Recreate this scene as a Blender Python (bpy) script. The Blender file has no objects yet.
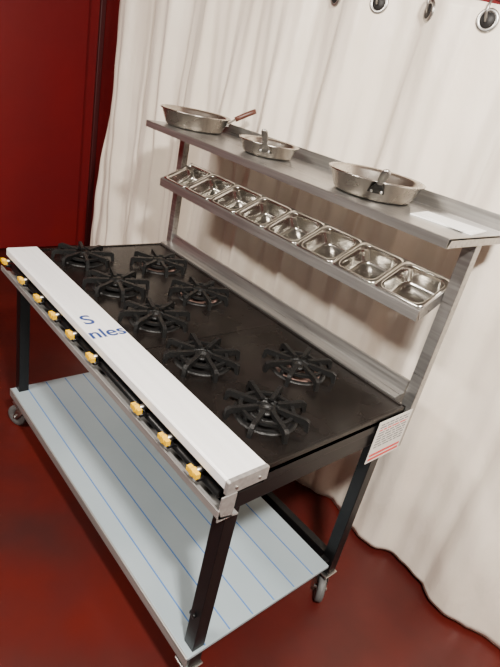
import bpy, bmesh, math, random
from mathutils import Vector, Matrix
random.seed(4)
S=bpy.context.scene
# ---------------------------------------------------------------- materials
def mat(name, col, rough=.5, metal=0., noise=None, bump=None, coat=0., spec=.5, aniso=None):
    m=bpy.data.materials.new(name); m.use_nodes=True
    nt=m.node_tree; b=nt.nodes['Principled BSDF']
    b.inputs['Base Color'].default_value=(*col,1); b.inputs['Roughness'].default_value=rough
    b.inputs['Metallic'].default_value=metal; b.inputs['Coat Weight'].default_value=coat
    b.inputs['Specular IOR Level'].default_value=spec
    tc=nt.nodes.new('ShaderNodeTexCoord')
    if noise:   # (scale vec, col2, lo, hi, roughvar)
        mp=nt.nodes.new('ShaderNodeMapping'); mp.inputs['Scale'].default_value=noise[0]
        n=nt.nodes.new('ShaderNodeTexNoise'); n.inputs['Scale'].default_value=1; n.inputs['Detail'].default_value=6
        nt.links.new(tc.outputs['Object'],mp.inputs[0]); nt.links.new(mp.outputs[0],n.inputs['Vector'])
        r=nt.nodes.new('ShaderNodeValToRGB'); r.color_ramp.elements[0].position=noise[2]; r.color_ramp.elements[1].position=noise[3]
        r.color_ramp.elements[0].color=(*col,1); r.color_ramp.elements[1].color=(*noise[1],1)
        nt.links.new(n.outputs['Fac'],r.inputs[0]); nt.links.new(r.outputs[0],b.inputs['Base Color'])
        if noise[4]:
            mr=nt.nodes.new('ShaderNodeMapRange'); mr.inputs['From Min'].default_value=.3; mr.inputs['From Max'].default_value=.7
            mr.inputs['To Min'].default_value=max(0,rough-noise[4]); mr.inputs['To Max'].default_value=rough+noise[4]
            nt.links.new(n.outputs['Fac'],mr.inputs['Value']); nt.links.new(mr.outputs[0],b.inputs['Roughness'])
    if bump:
        mp=nt.nodes.new('ShaderNodeMapping'); mp.inputs['Scale'].default_value=bump[0]
        n=nt.nodes.new('ShaderNodeTexNoise'); n.inputs['Scale'].default_value=1; n.inputs['Detail'].default_value=5
        nt.links.new(tc.outputs['Object'],mp.inputs[0]); nt.links.new(mp.outputs[0],n.inputs['Vector'])
        bp=nt.nodes.new('ShaderNodeBump'); bp.inputs['Strength'].default_value=bump[1]; bp.inputs['Distance'].default_value=.01
        nt.links.new(n.outputs['Fac'],bp.inputs['Height']); nt.links.new(bp.outputs[0],b.inputs['Normal'])
    return m
M_steel=mat('brushed_steel',(.55,.54,.52),.3,1.,((3,160,160),(.66,.65,.63),.35,.65,.06))
M_steelS=mat('shelf_steel',(.32,.31,.30),.32,.88,((3,90,90),(.44,.43,.415),.35,.65,.05))
M_lip=mat('lip_steel',(.34,.33,.32),.42,.6,((3,90,90),(.42,.41,.40),.35,.65,.05))
M_film=mat('filmed_steel_strip',(.86,.86,.86),.34,.1,((2,60,60),(.92,.92,.92),.35,.65,.05))
M_pan=mat('gastronorm_steel',(.68,.66,.62),.17,1.)
M_alu=mat('worn_aluminium',(.54,.51,.46),.26,1.,((9,9,9),(.40,.37,.33),.4,.75,.06),((60,60,60),.03))
M_black=mat('black_enamel',(.006,.005,.0045),.27,0.,((5,5,5),(.012,.009,.008),.4,.7,.08),spec=.22)
M_iron=mat('cast_iron',(.006,.006,.006),.42,0.,None,((200,200,200),.3),spec=.4)
M_blackp=mat('black_painted_steel',(.005,.005,.0055),.38,spec=.3)
M_dark=mat('painted_dark',(.008,.007,.007),.6)
M_floor_seen=mat('floor_seen_brown',(.34,.21,.18),.5,.0,((30,30,30),(.14,.085,.07),.35,.65,.1))  # brown colour standing in for red floor seen through burner openings
M_yellow=mat('yellow_plastic',(.80,.45,.002),.45)
M_blue=mat('blue_ink',(.010,.040,.18),.5)
M_bluel=mat('blue_line',(.05,.16,.44),.45)
M_shelf=mat('blue_white_film',(.30,.37,.41),.36,.1,((3,3,3),(.36,.43,.47),.3,.7,.05))
M_rub=mat('caster_rubber',(.10,.10,.10),.55)
M_zinc=mat('zinc',(.45,.44,.42),.35,1.)
M_brown=mat('handle_brown',(.09,.028,.018),.4)
M_paper=mat('paper',(.90,.90,.88),.6)
M_plate=mat('label_face',(.66,.64,.60),.5)
M_grey=mat('print_grey',(.18,.18,.18),.6)
M_red=mat('print_red',(.6,.04,.04),.5)
M_floor=mat('red_floor_paint',(.085,.0088,.0062),.38,0.,((2.2,2.2,2.2),(.036,.006,.005),.35,.72,.12),((9,9,9),.15),spec=.35)
M_wall=mat('red_wall_paint',(.20,.009,.010),.45,0.,((1.5,1.5,1.5),(.15,.007,.009),.3,.7,.05),((14,14,14),.12),spec=.3)
M_trim=mat('dark_door_frame',(.06,.006,.007),.5)
M_wallb=mat('plain_wall',(.30,.27,.24),.8)
M_ceil=mat('ceiling_paint',(.50,.47,.43),.9)
M_curt=mat('cream_satin',(.90,.81,.70),.36,0.,((6,6,2),(.83,.73,.61),.3,.7,0),((24,24,12),.36))
b=M_curt.node_tree.nodes['Principled BSDF']; b.inputs['Sheen Weight'].default_value=.3
# ---------------------------------------------------------------- helpers
def link(o,parent=None,m=None):
    S.collection.objects.link(o)
    if m: o.data.materials.append(m)
    if parent: o.parent=parent
    return o
def empty(name,loc=(0,0,0)):
    e=bpy.data.objects.new(name,None); e.empty_display_size=.05; S.collection.objects.link(e); return e
def frombm(name,bm,m,parent=None,smooth=False):
    me=bpy.data.meshes.new(name); bm.normal_update(); bm.to_mesh(me); bm.free()
    if smooth:
        for p in me.polygons: p.use_smooth=True
    return link(bpy.data.objects.new(name,me),parent,m)
def addbox(bm,x0,x1,y0,y1,z0,z1):
    vs=[bm.verts.new((x,y,z)) for z in(z0,z1) for y in(y0,y1) for x in(x0,x1)]
    for f in((0,2,3,1),(4,5,7,6),(0,1,5,4),(2,6,7,3),(0,4,6,2),(1,3,7,5)): bm.faces.new([vs[i] for i in f])
    return vs
def box(name,x0,x1,y0,y1,z0,z1,m,parent=None,bev=.002):
    bm=bmesh.new(); addbox(bm,x0,x1,y0,y1,z0,z1)
    if bev: bmesh.ops.bevel(bm,geom=bm.edges[:],offset=bev,segments=2,affect='EDGES',profile=.5)
    return frombm(name,bm,m,parent)
def prism(name,pts,x0,x1,m,parent=None,bev=.0015):
    """profile in (y,z) extruded along x"""
    bm=bmesh.new(); a=[bm.verts.new((x0,y,z)) for y,z in pts]; c=[bm.verts.new((x1,y,z)) for y,z in pts]
    n=len(pts); bm.faces.new(a); bm.faces.new(c[::-1])
    for i in range(n): bm.faces.new((a[i],c[i],c[(i+1)%n],a[(i+1)%n]))
    bmesh.ops.recalc_face_normals(bm,faces=bm.faces[:])
    if bev: bmesh.ops.bevel(bm,geom=bm.edges[:],offset=bev,segments=2,affect='EDGES')
    return frombm(name,bm,m,parent)
def lathe_bm(bm,prof,c=(0,0,0),seg=48,mtx=None):
    rings=[]
    for r,z in prof:
        ring=[]
        for i in range(seg if r>1e-6 else 1):
            a=2*math.pi*i/seg; v=Vector((r*math.cos(a),r*math.sin(a),z))
            if mtx: v=mtx@v
            ring.append(bm.verts.new(v+Vector(c)))
        rings.append(ring)
    for A,B in zip(rings,rings[1:]):
        for i in range(seg):
            j=(i+1)%seg
            if len(A)==1 and len(B)==1: continue
            if len(A)==1: bm.faces.new((A[0],B[i],B[j]))
            elif len(B)==1: bm.faces.new((A[i],A[j],B[0]))
            else: bm.faces.new((A[i],A[j],B[j],B[i]))
def lathe(name,prof,c,m,parent=None,seg=48,mtx=None,smooth=True):
    bm=bmesh.new(); lathe_bm(bm,prof,c,seg,mtx); bmesh.ops.recalc_face_normals(bm,faces=bm.faces[:])
    return frombm(name,bm,m,parent,smooth)
def axis_mtx(d):
    return Vector((0,0,1)).rotation_difference(Vector(d).normalized()).to_matrix()
def rod(name,p,q,r,m,parent=None,seg=20):
    p=Vector(p);q=Vector(q);L=(q-p).length
    return lathe(name,[(0,0),(r*.9,0),(r,r*.1),(r,L-r*.1),(r*.9,L),(0,L)],p,m,parent,seg,axis_mtx(q-p))
def sweep(name,pts,w,t,m,parent=None,up=Vector((0,0,1))):
    bm=bmesh.new(); rings=[]
    pts=[Vector(p) for p in pts]
    for i,p in enumerate(pts):
        d=(pts[min(i+1,len(pts)-1)]-pts[max(i-1,0)]).normalized(); s=d.cross(up).normalized(); u=s.cross(d)
        ring=[bm.verts.new(p+s*(w[i]*.5*math.copysign(abs(math.cos(a))**.6,math.cos(a)))+u*(t*.5*math.copysign(abs(math.sin(a))**.6,math.sin(a)))) for a in [k*math.pi/6 for k in range(12)]]
        rings.append(ring)
    for A,B in zip(rings,rings[1:]):
        for i in range(12): bm.faces.new((A[i],A[(i+1)%12],B[(i+1)%12],B[i]))
    bm.faces.new(rings[0][::-1]); bm.faces.new(rings[-1]); bmesh.ops.recalc_face_normals(bm,faces=bm.faces[:])
    return frombm(name,bm,m,parent,True)
def text(name,s,size,mtx,m,parent):
    cu=bpy.data.curves.new(name,'FONT'); cu.body=s; cu.size=size; cu.extrude=.0003; cu.offset=.0012; cu.align_x='RIGHT'
    o=link(bpy.data.objects.new(name,cu),None,m); o.matrix_world=mtx; o.parent=parent; return o
# ---------------------------------------------------------------- dimensions
L=1.44; D=.70; H=.85; ST=.12
ZS=.205; ZH=1.39; YU=.739
# ---------------------------------------------------------------- room
box('floor',-2.3,4,-3.5,1.5,-.1,0,M_floor,bev=0)
box('ceiling',-2.3,4,-3.5,1.5,2.75,2.85,M_ceil,bev=0)
box('wall_back',-2.3,4,1.4,1.5,0,2.75,M_wall,bev=0)
box('wall_left',-2.3,-2.2,-3.5,1.4,0,2.75,M_wall,bev=0)
box('wall_right',3.9,4,-3.5,1.4,0,2.75,M_wallb,bev=0)
box('wall_front',-2.2,3.9,-3.5,-3.4,0,2.75,M_wallb,bev=0)
box('trim_1',-2.20,-2.17,1.36,1.40,0,2.75,M_trim,bev=.004)
box('door_1',-2.194,-2.172,.10,1.27,.01,2.5,M_wall,None,.004)
# curtain
CZ=2.0
def crease(a):
    s=math.sin(a); return math.copysign(abs(s)**.75,s)
def railz(x): return 1.957-.055*(x-.64)
def fold(x,z):
    t=z/CZ
    top=.024*math.sin(2*math.pi*(x-.65)/.43)+.008*math.sin(2*math.pi*x/.16+math.sin(3*x))
    w1=2*math.pi*x/.36+1.1*math.sin(x*2.3)+.5*(1-t)
    w2=2*math.pi*x/.155+1.9*math.sin(1.9*x+1)+1.2*t
    w3=2*math.pi*x/.083+2.2*math.sin(2.7*x)+2*t
    left=max(.35,min(1,1-.45*(x-.2)))
    low=.032*crease(w1)+.015*left*math.sin(w2)+.007*left*math.sin(w3)+.006*math.sin(11*x+3*z)
    k=max(0,min(1,(1-t)*2.6)); 
    cre=.003*math.sin(9*z+4*x+2*math.sin(5*x))+.002*math.sin(23*z+13*x+3*math.sin(7*x))
    return 1.05+top*(1-k)+low*(.25+.75*k)+cre*k-.03*(1-t)
bm=bmesh.new(); NX,NZ=1000,80; g=[]
for j in range(NZ+1):
    row=[]
    for i in range(NX+1):
        f=j/NZ
        x0=-1.27-.20*(1-f)
        x=x0+(3.6-x0)*i/NX
        zt=railz(x)+.045; z=.012+(zt-.012)*f
        row.append(bm.verts.new((x,fold(x,z),z+(.010*math.sin(5*x) if j==0 else 0))))
    g.append(row)
for j in range(NZ):
    for i in range(NX): bm.faces.new((g[j][i],g[j][i+1],g[j+1][i+1],g[j+1][i]))
CE=empty('curtain')
cur=frombm('curtain_cloth',bm,M_curt,CE,True)
sol=cur.modifiers.new('s','SOLIDIFY'); sol.thickness=.002
rod('curtain_rail',(-1.6,1.11,railz(-1.6)),(3.7,1.11,railz(3.7)),.012,M_blackp,CE)
x=.64-.215*8
while x<3.5:
    rz=railz(x)
    e=.002; n=Vector((-(fold(x+e,rz)-fold(x-e,rz))/(2*e),1,0)).normalized()
    mt=axis_mtx(n); c=Vector((x,fold(x,rz)-.002,rz))
    prof=[(.027+.007*math.cos(a),.005*math.sin(a)) for a in [q*math.pi/6 for q in range(13)]]
    lathe('eyelet_ring',prof,c,M_zinc,CE,28,mt)
    lathe('eyelet_dark_disc',[(0,-.0035),(.025,-.0035),(.025,.0035),(0,.0035)],c,M_dark,CE,24,mt)  # no real hole: dark disc stands in for the shade inside the ring
    yy=fold(x,rz)
    pts=[(x,yy-.012,rz-.005),(x,yy-.024,rz+.02),(x,yy-.020,rz+.045),(x,yy-.008,rz+.057),(x,1.11,rz+.060)]
    sweep('rail_hook',pts,[.007]*5,.007,M_zinc,CE,Vector((1,0,0)))
    x+=.215
# ---------------------------------------------------------------- range
R=empty('commercial_gas_range')
prism('front_strip',[(0,H-.026),(0,H+.001),(.004,H+.004),(ST-.002,H+.004),(ST,H+.001),(ST,H-.026)],-.01,L+.004,M_film,R)
prism('strip_end_cap',[(-.002,H-.034),(-.002,H+.002),(.003,H+.0052),(ST-.001,H+.0052),(ST+.001,H+.002),(ST+.001,H-.034)],L-.004,L+.008,M_lip,R,.001)
for yy in (.025,.095): rod('cap_screw',(L+.007,yy,H-.018),(L+.0105,yy,H-.018),.0045,M_zinc,R,10)
box('control_panel',0.0,L-.01,.03,.045,H-.11,H-.03,M_blackp,R)
prism('panel_lip',[(-.018,H-.092),(-.010,H-.100),(.05,H-.112),(.05,H-.108),(-.006,H-.094),(-.014,H-.072),(-.018,H-.072)],-.02,L+.010,M_lip,R,0)
box('panel_lip_end',L+.006,L+.010,-.014,.03,H-.108,H-.034,M_lip,R,.0005)
rod('gas_manifold',(0,.018,H-.07),(L-.03,.018,H-.07),.011,M_blackp,R)
KX=[.01,.20,.36,.50,.64,.79,1.07,1.21,1.34]
KZ=H-.044
for i,kx in enumerate(KX):
    rod('tap_body_%d'%i,(kx,.02,KZ),(kx,-.008,KZ),.008,M_zinc,R,14)
    rod('tap_nut_%d'%i,(kx+.016,.005,KZ-.012),(kx+.016,-.014,KZ-.012),.007,M_blackp,R,6)
    bm=bmesh.new(); lathe_bm(bm,[(0,0),(.010,0),(.012,.003),(.012,.012),(.009,.015),(0,.015)],(kx,-.008,KZ),18,axis_mtx((0,-1,0)))
    vs=addbox(bm,kx-.020,kx+.020,-.022,-.009,KZ-.007,KZ+.007)
    frombm('tap_handle_%d'%i,bm,M_yellow,R)
box('range_body',.0,L,ST-.0,D,H-.055,H-.012,M_blackp,R)
SX=.86
box('hob_plate_0',.002,SX-.001,ST+.002,D-.002,H-.012,H-.004,M_black,R)
box('hob_plate_1',SX+.001,L-.002,ST+.002,D-.002,H-.012,H-.004,M_black,R)
box('rim_right',L-.012,L,ST,D,H-.03,H,M_black,R)
box('rim_left',0,.012,ST,D,H-.03,H,M_black,R)
box('rim_back',0,L,D-.012,D,H-.03,H,M_black,R)
prism('splash_back',[(D,H-.03),(D,H+.006),(D+.045,H+.010),(D+.055,H+.050),(D+.062,H+.052),(D+.062,H-.03)],0,L-.045,M_steelS,R)
box('rail_front',.02,L-.02,.05,.09,H-.13,H-.08,M_blackp,R)
box('rail_back',.02,L-.02,D-.05,D-.01,H-.11,H-.06,M_blackp,R)
box('rail_right',L-.045,L-.005,.05,D-.01,H-.11,H-.057,M_blackp,R)
box('rail_left',.005,.045,.05,D-.01,H-.11,H-.057,M_blackp,R)
for n,(lx,ly) in enumerate(((.02,.03),(L-.05,.03),(.02,D-.07),(L-.05,D-.07))):
    box('leg_%d'%n,lx,lx+.042,ly,ly+.042,.125,H-.05,M_blackp,R)
    cx,cy=lx+.019,ly+.019
    box('caster_plate_%d'%n,cx-.03,cx+.03,cy-.03,cy+.03,.118,.125,M_zinc,R)
    a=[3.6,2.2,1.1,-.9][n]; dx,dy=math.cos(a),math.sin(a)
    wx,wy=cx+.02*dx,cy+.02*dy; sx,sy=-dy,dx
    lathe('caster_wheel_%d'%n,[(0,-.012),(.018,-.012),(.020,-.014),(.043,-.014),(.05,-.009),(.05,.009),(.043,.014),(.020,.014),(.018,.012),(0,.012)],(wx,wy,.05),M_rub,R,32,axis_mtx((sx,sy,0)))
    for s in(-1,1):
        p=[(cx-.02*dx,cy-.02*dy,.118),(wx,wy,.045)]
        p=[(q[0]+s*.019*sx,q[1]+s*.019*sy,q[2]) for q in p]
        sweep('caster_fork_%d_%d'%(n,s),[p[0],p[1]],[.045,.022],.003,M_zinc,R,Vector((sx,sy,0)))
    rod('caster_axle_%d'%n,(wx-.024*sx,wy-.024*sy,.05),(wx+.024*sx,wy+.024*sy,.05),.006,M_zinc,R,12)
rod('leg_bolt',(L-.052,.05,.30),(L-.066,.05,.30),.010,M_blackp,R,6)
rod('leg_bolt',(L-.03,.028,.34),(L-.03,.020,.34),.008,M_blackp,R,6)
# lower shelf
box('shelf_frame_front',.02,L-.02,.02,.05,ZS-.05,ZS-.012,M_blackp,R)
box('shelf_frame_back',.02,L-.02,D-.06,D-.03,ZS-.05,ZS-.012,M_blackp,R)
box('shelf_frame_right',L-.05,L-.02,.02,D-.03,ZS-.05,ZS-.012,M_blackp,R)
box('shelf_frame_left',.02,.05,.02,D-.03,ZS-.05,ZS-.012,M_blackp,R)
box('lower_shelf',.02,L-.0,.010,.60,ZS-.012,ZS,M_shelf,R)
box('lower_shelf_lip',.02,L-.0,.004,.010,ZS-.035,ZS+.002,M_lip,R)
for i in range(6):
    y=.07+.09*i
    box('film_stripe_%d'%i,.025,L-.005,y,y+.004,ZS,ZS+.0006,M_bluel,R,0)
# uprights & overshelf
for n,ux in enumerate((-.018,L-.04)):
    box('upright_%d'%n,ux,ux+.038,YU+.004,YU+.034,H-.18,ZH-.02,M_steelS,R)
prism('overshelf',[(.565,ZH-.024),(.565,ZH),(.568,ZH+.002),(.90,ZH+.002),(.902,ZH+.045),(.905,ZH+.045),(.905,ZH-.012),(.90,ZH-.004),(.58,ZH-.004),(.57,ZH-.024)],-.02,L+.005,M_steelS,R,0)
box('overshelf_end_right',L+.002,L+.005,.566,.904,ZH-.024,ZH+.001,M_steelS,R,.0005)
box('overshelf_end_left',-.020,-.017,.566,.904,ZH-.024,ZH+.001,M_steelS,R,.0005)
for ux in (0,L-.03): box('overshelf_bracket',ux,ux+.02,.60,.88,ZH-.024,ZH-.006,M_steelS,R)
F=Vector((0,.655,1.165)); B=Vector((0,.79,1.23)); v=(B-F); W=v.length; v.normalize(); nrm=Vector((0,-v.z,v.y))
def P(x,s,h): return Vector((x,0,0))+F+v*s+nrm*h
def slab(name,x0,x1,s0,s1,h0,h1,m,parent=R):
    bm=bmesh.new(); vs=addbox(bm,x0,x1,s0,s1,h0,h1)
    for q in vs: q.co=P(q.co.x,q.co.y,q.co.z)
    bmesh.ops.bevel(bm,geom=bm.edges[:],offset=.001,segments=1,affect='EDGES')
    return frombm(name,bm,m,parent)
RX0,RX1=0.022,L-.045
box('pan_rail_front',RX0-.003,RX1+.003,F.y-.012,F.y-.009,F.z-.036,F.z-.002,M_steelS,R,.001)
slab('pan_rail_front_top',RX0,RX1,-.010,.006,-.004,.0,M_steelS)
slab('pan_rail_back',RX0,RX1,W-.004,W+.012,-.02,.0,M_steelS)
slab('pan_rail_end_0',RX0-.003,RX0,-.010,W+.012,-.035,.002,M_steelS)
slab('pan_rail_end_1',RX1,RX1+.003,-.010,W+.012,-.035,.002,M_steelS)
def rrect(w,h,r,n=6):
    o=[]
    for cx,cy,a0 in((w/2-r,h/2-r,0),(-w/2+r,h/2-r,90),(-w/2+r,-h/2+r,180),(w/2-r,-h/2+r,270)):
        for k in range(n+1):
            a=math.radians(a0+90*k/n); o.append((cx+r*math.cos(a),cy+r*math.sin(a)))
    return o
pitch=(RX1-RX0)/8
for i in range(8):
    cx=RX0+pitch*(i+.5); bm=bmesh.new(); rings=[]
    spec=[(0,0,.014,.002),(0,0,.014,.004),(.018,.016,.028,.004),(.022,.020,.028,.001),(.026,.024,.030,-.016),(.036,.034,.028,-.046),(.048,.046,.020,-.054),(.062,.060,.014,-.055)]
    for dw,dh,r,h in spec:
        rings.append([bm.verts.new(P(cx+a,W/2+bb,h)) for a,bb in rrect(pitch-.003-dw,W+.004-dh,r)])
    n=len(rings[0])
    for A,Bq in zip(rings,rings[1:]):
        for k in range(n): bm.faces.new((A[k],A[(k+1)%n],Bq[(k+1)%n],Bq[k]))
    bm.faces.new(rings[-1])
    bmesh.ops.recalc_face_normals(bm,faces=bm.faces[:])
    o=frombm('gastronorm_pan',bm,M_pan,None,True)
# burners
BF=[(.13,.255),(.42,.255),(.70,.255),(.98,.255),(1.28,.255)]
BB=[(.26,.535),(.57,.53),(1.14,.52)]
def burner(n,bx,by,back):
    z=H-.004; p=R
    lathe('burner_ring_%d'%n,[(.072,0),(.076,.004),(.084,.005),(.090,.003),(.091,0)],(bx,by,z),M_iron,p,40)
    lathe('burner_disc_%d'%n,[(0,.0005),(.070,.0005),(.072,.0015),(.073,0)],(bx,by,z),M_floor_seen if back else M_dark,p,40)  # flat disc; back ones put in place of openings onto the floor
    lathe('burner_head_%d'%n,[(.014,0),(.014,.010),(.026,.012),(.030,.016),(.030,.020),(.024,.024),(.012,.024),(.010,.018),(0,.018)],(bx,by,z),M_iron,p,32)
    lathe('burner_outer_%d'%n,[(.044,.004),(.052,.004),(.052,.016),(.044,.016),(.044,.004)],(bx,by,z),M_iron,p,32)
    rod('burner_pipe_%d'%n,(bx,by-.075,z+.008),(bx,by-.02,z+.008),.008,M_iron,p,12)
    bm=bmesh.new()
    lathe_bm(bm,[(.068,.018),(.078,.018),(.078,.027),(.068,.027),(.068,.018)],(bx,by,z),40)
    for k in range(8):
        a=math.pi/8+k*math.pi/4+ .1
        m=Matrix.Rotation(a,3,'Z')
        prof=[(.030,.030),(.030,.036),(.110,.036),(.121,.030),(.124,0.0),(.114,0.0),(.108,.018),(.07,.018),(.040,.024)]
        A=[bm.verts.new(m@Vector((r,-.0062,h))+Vector((bx,by,z))) for r,h in prof]
        Cc=[bm.verts.new(m@Vector((r,.0062,h))+Vector((bx,by,z))) for r,h in prof]
        bm.faces.new(A); bm.faces.new(Cc[::-1])
        for i in range(len(prof)):
            j=(i+1)%len(prof); bm.faces.new((A[i],Cc[i],Cc[j],A[j]))
    bmesh.ops.recalc_face_normals(bm,faces=bm.faces[:])
    frombm('pan_support_%d'%n,bm,M_iron,p)
for n,(bx,by) in enumerate(BF+BB): burner(n,bx,by,n>=len(BF))
ex=Vector((0,1,0)); ey=Vector((-1,0,0)); ez=Vector((0,0,1))
def tm(loc): 
    m=Matrix((ex,ey,ez)).transposed().to_4x4(); m.translation=Vector(loc); return m
text('lettering_1','S',.085,tm((.675,.055,H+.0042)),M_blue,R)
text('lettering_2','nles',.076,tm((.765,.118,H+.0042)),M_blue,R)
def plate(name,y0,y1,z0,z1,x,m): return box(name,x,x+.0015,y0,y1,z0,z1,m,R,0)
plate('data_plate',.565,.735,.68,.835,L+.006,M_plate)
for k in range(9):
    yy=.578
    while yy<.72:
        w_=random.uniform(.012,.035); ye=min(yy+w_,.722)
        plate('data_plate_print_%d'%k,yy,ye,.820-.0105*k,.8245-.0105*k,L+.0066,M_grey if k!=2 else M_red); yy=ye+.006
plate('data_plate_stripe',.572,.728,.688,.697,L+.0066,M_red)
plate('data_plate_stripe',.572,.728,.704,.713,L+.0066,M_red)
# ---------------------------------------------------------------- frying pans
def pan(c,r,h,hdir,hl,rise,mh,wh=.022,th=.008,rbf=.80,mb=None):
    E=empty('frying_pan'); c=Vector((c[0],c[1],ZH+.0035)); rb=r*rbf
    pr=[(0,0),(rb-.008,0),(rb,.003),(rb+.006,.009),(r-.003,h-.006),(r+.004,h-.002),(r+.005,h+.001),(r+.002,h+.003),(r-.004,h),(r-.009,h-.007),(rb+.001,.011),(rb-.005,.006),(rb-.013,.004),(0,.004)]
    lathe('pan_body',pr,c,M_alu,E,64)
    d=Vector((*hdir,0)).normalized()
    p0=c+d*(r*.95)+Vector((0,0,h*.55))
    f=lambda t: p0+d*(hl*t)+Vector((0,0,rise*(t**.8)))
    s=d.cross(Vector((0,0,1)))
    sweep('handle_bracket',[p0-d*.010+Vector((0,0,-.004)),f(.06),f(.22),f(.40)],[.050,.040,.022,.016],.007,mb or M_zinc,E)
    sweep('pan_handle',[f(t) for t in [.30,.45,.6,.75,.9,.97,1]],[wh*.7,wh*.85,wh*.95,wh*1.05,wh*1.05,wh*.8,wh*.4],th,mh,E)
    for k in(-1,1): rod('rivet',p0+s*k*.014-d*.012,p0+s*k*.014+d*.008,.004,M_zinc,E,10)
    return E
pan((.085,.735),.145,.064,(.45,1),.12,.080,M_brown,.028,.020)
pan((.56,.74),.108,.047,(.8,-.9),.15,.080,M_zinc,.022,.008)
pan((1.065,.735),.145,.060,(.75,-.9),.14,.075,M_zinc,.024,.009,.8,M_iron)
PE=empty('paper_sheet')
o=box('sheet_lower',-.09,.09,-.06,.06,0,.003,M_paper,PE,0); o.location=(1.335,.745,ZH+.0025); o.rotation_euler=(0,0,.15)
o=box('sheet_upper',-.07,.07,-.045,.045,0,.002,M_paper,PE,0); o.location=(1.345,.735,ZH+.0058); o.rotation_euler=(0,0,-.12)
# ---------------------------------------------------------------- lights
def area(name,loc,tgt,size,e,col):
    l=bpy.data.lights.new(name,'AREA'); l.shape='RECTANGLE'; l.size=size[0]; l.size_y=size[1]; l.energy=e; l.color=col
    o=bpy.data.objects.new(name,l); S.collection.objects.link(o); o.location=loc
    o.rotation_euler=(Vector(tgt)-Vector(loc)).to_track_quat('-Z','Y').to_euler(); return o
area('overhead_area',(2.5,-.5,2.70),(1.2,.6,.6),(.22,.15),150,(1,.94,.86))
area('overhead_area',(.5,-1.5,2.68),(.4,.3,.8),(.9,.2),85,(1,.93,.84))  # frontal fill, added to brighten the curtain and soften its fold shading
w=bpy.data.worlds.new('World'); S.world=w; w.use_nodes=True
w.node_tree.nodes['Background'].inputs[0].default_value=(1,.9,.8,1); w.node_tree.nodes['Background'].inputs[1].default_value=.1
# ---------------------------------------------------------------- camera
q=dict(cx=2.0511,cy=-.6576,cz=1.6535,yaw=134.656,pit=25.607,rol=12.6729,f=526.102,px=248.8989,py=330.2174)
y,p,r=[math.radians(q[k]) for k in('yaw','pit','rol')]
d=Vector((math.cos(p)*math.cos(y),math.cos(p)*math.sin(y),-math.sin(p)))
r0=d.cross(Vector((0,0,1))).normalized(); u0=r0.cross(d)
Rt=r0*math.cos(r)+u0*math.sin(r); Up=u0*math.cos(r)-r0*math.sin(r); C=Vector((q['cx'],q['cy'],q['cz']))
cd=bpy.data.cameras.new('camera'); cam=bpy.data.objects.new('camera',cd); S.collection.objects.link(cam)
m=Matrix((Rt,Up,-d)).transposed().to_4x4(); m.translation=C; cam.matrix_world=m
cd.sensor_fit='HORIZONTAL'; cd.sensor_width=36; cd.lens=q['f']*36/500; cd.shift_x=(250-q['px'])/500; cd.shift_y=-(333.5-q['py'])/500; cd.clip_start=.01
S.camera=cam
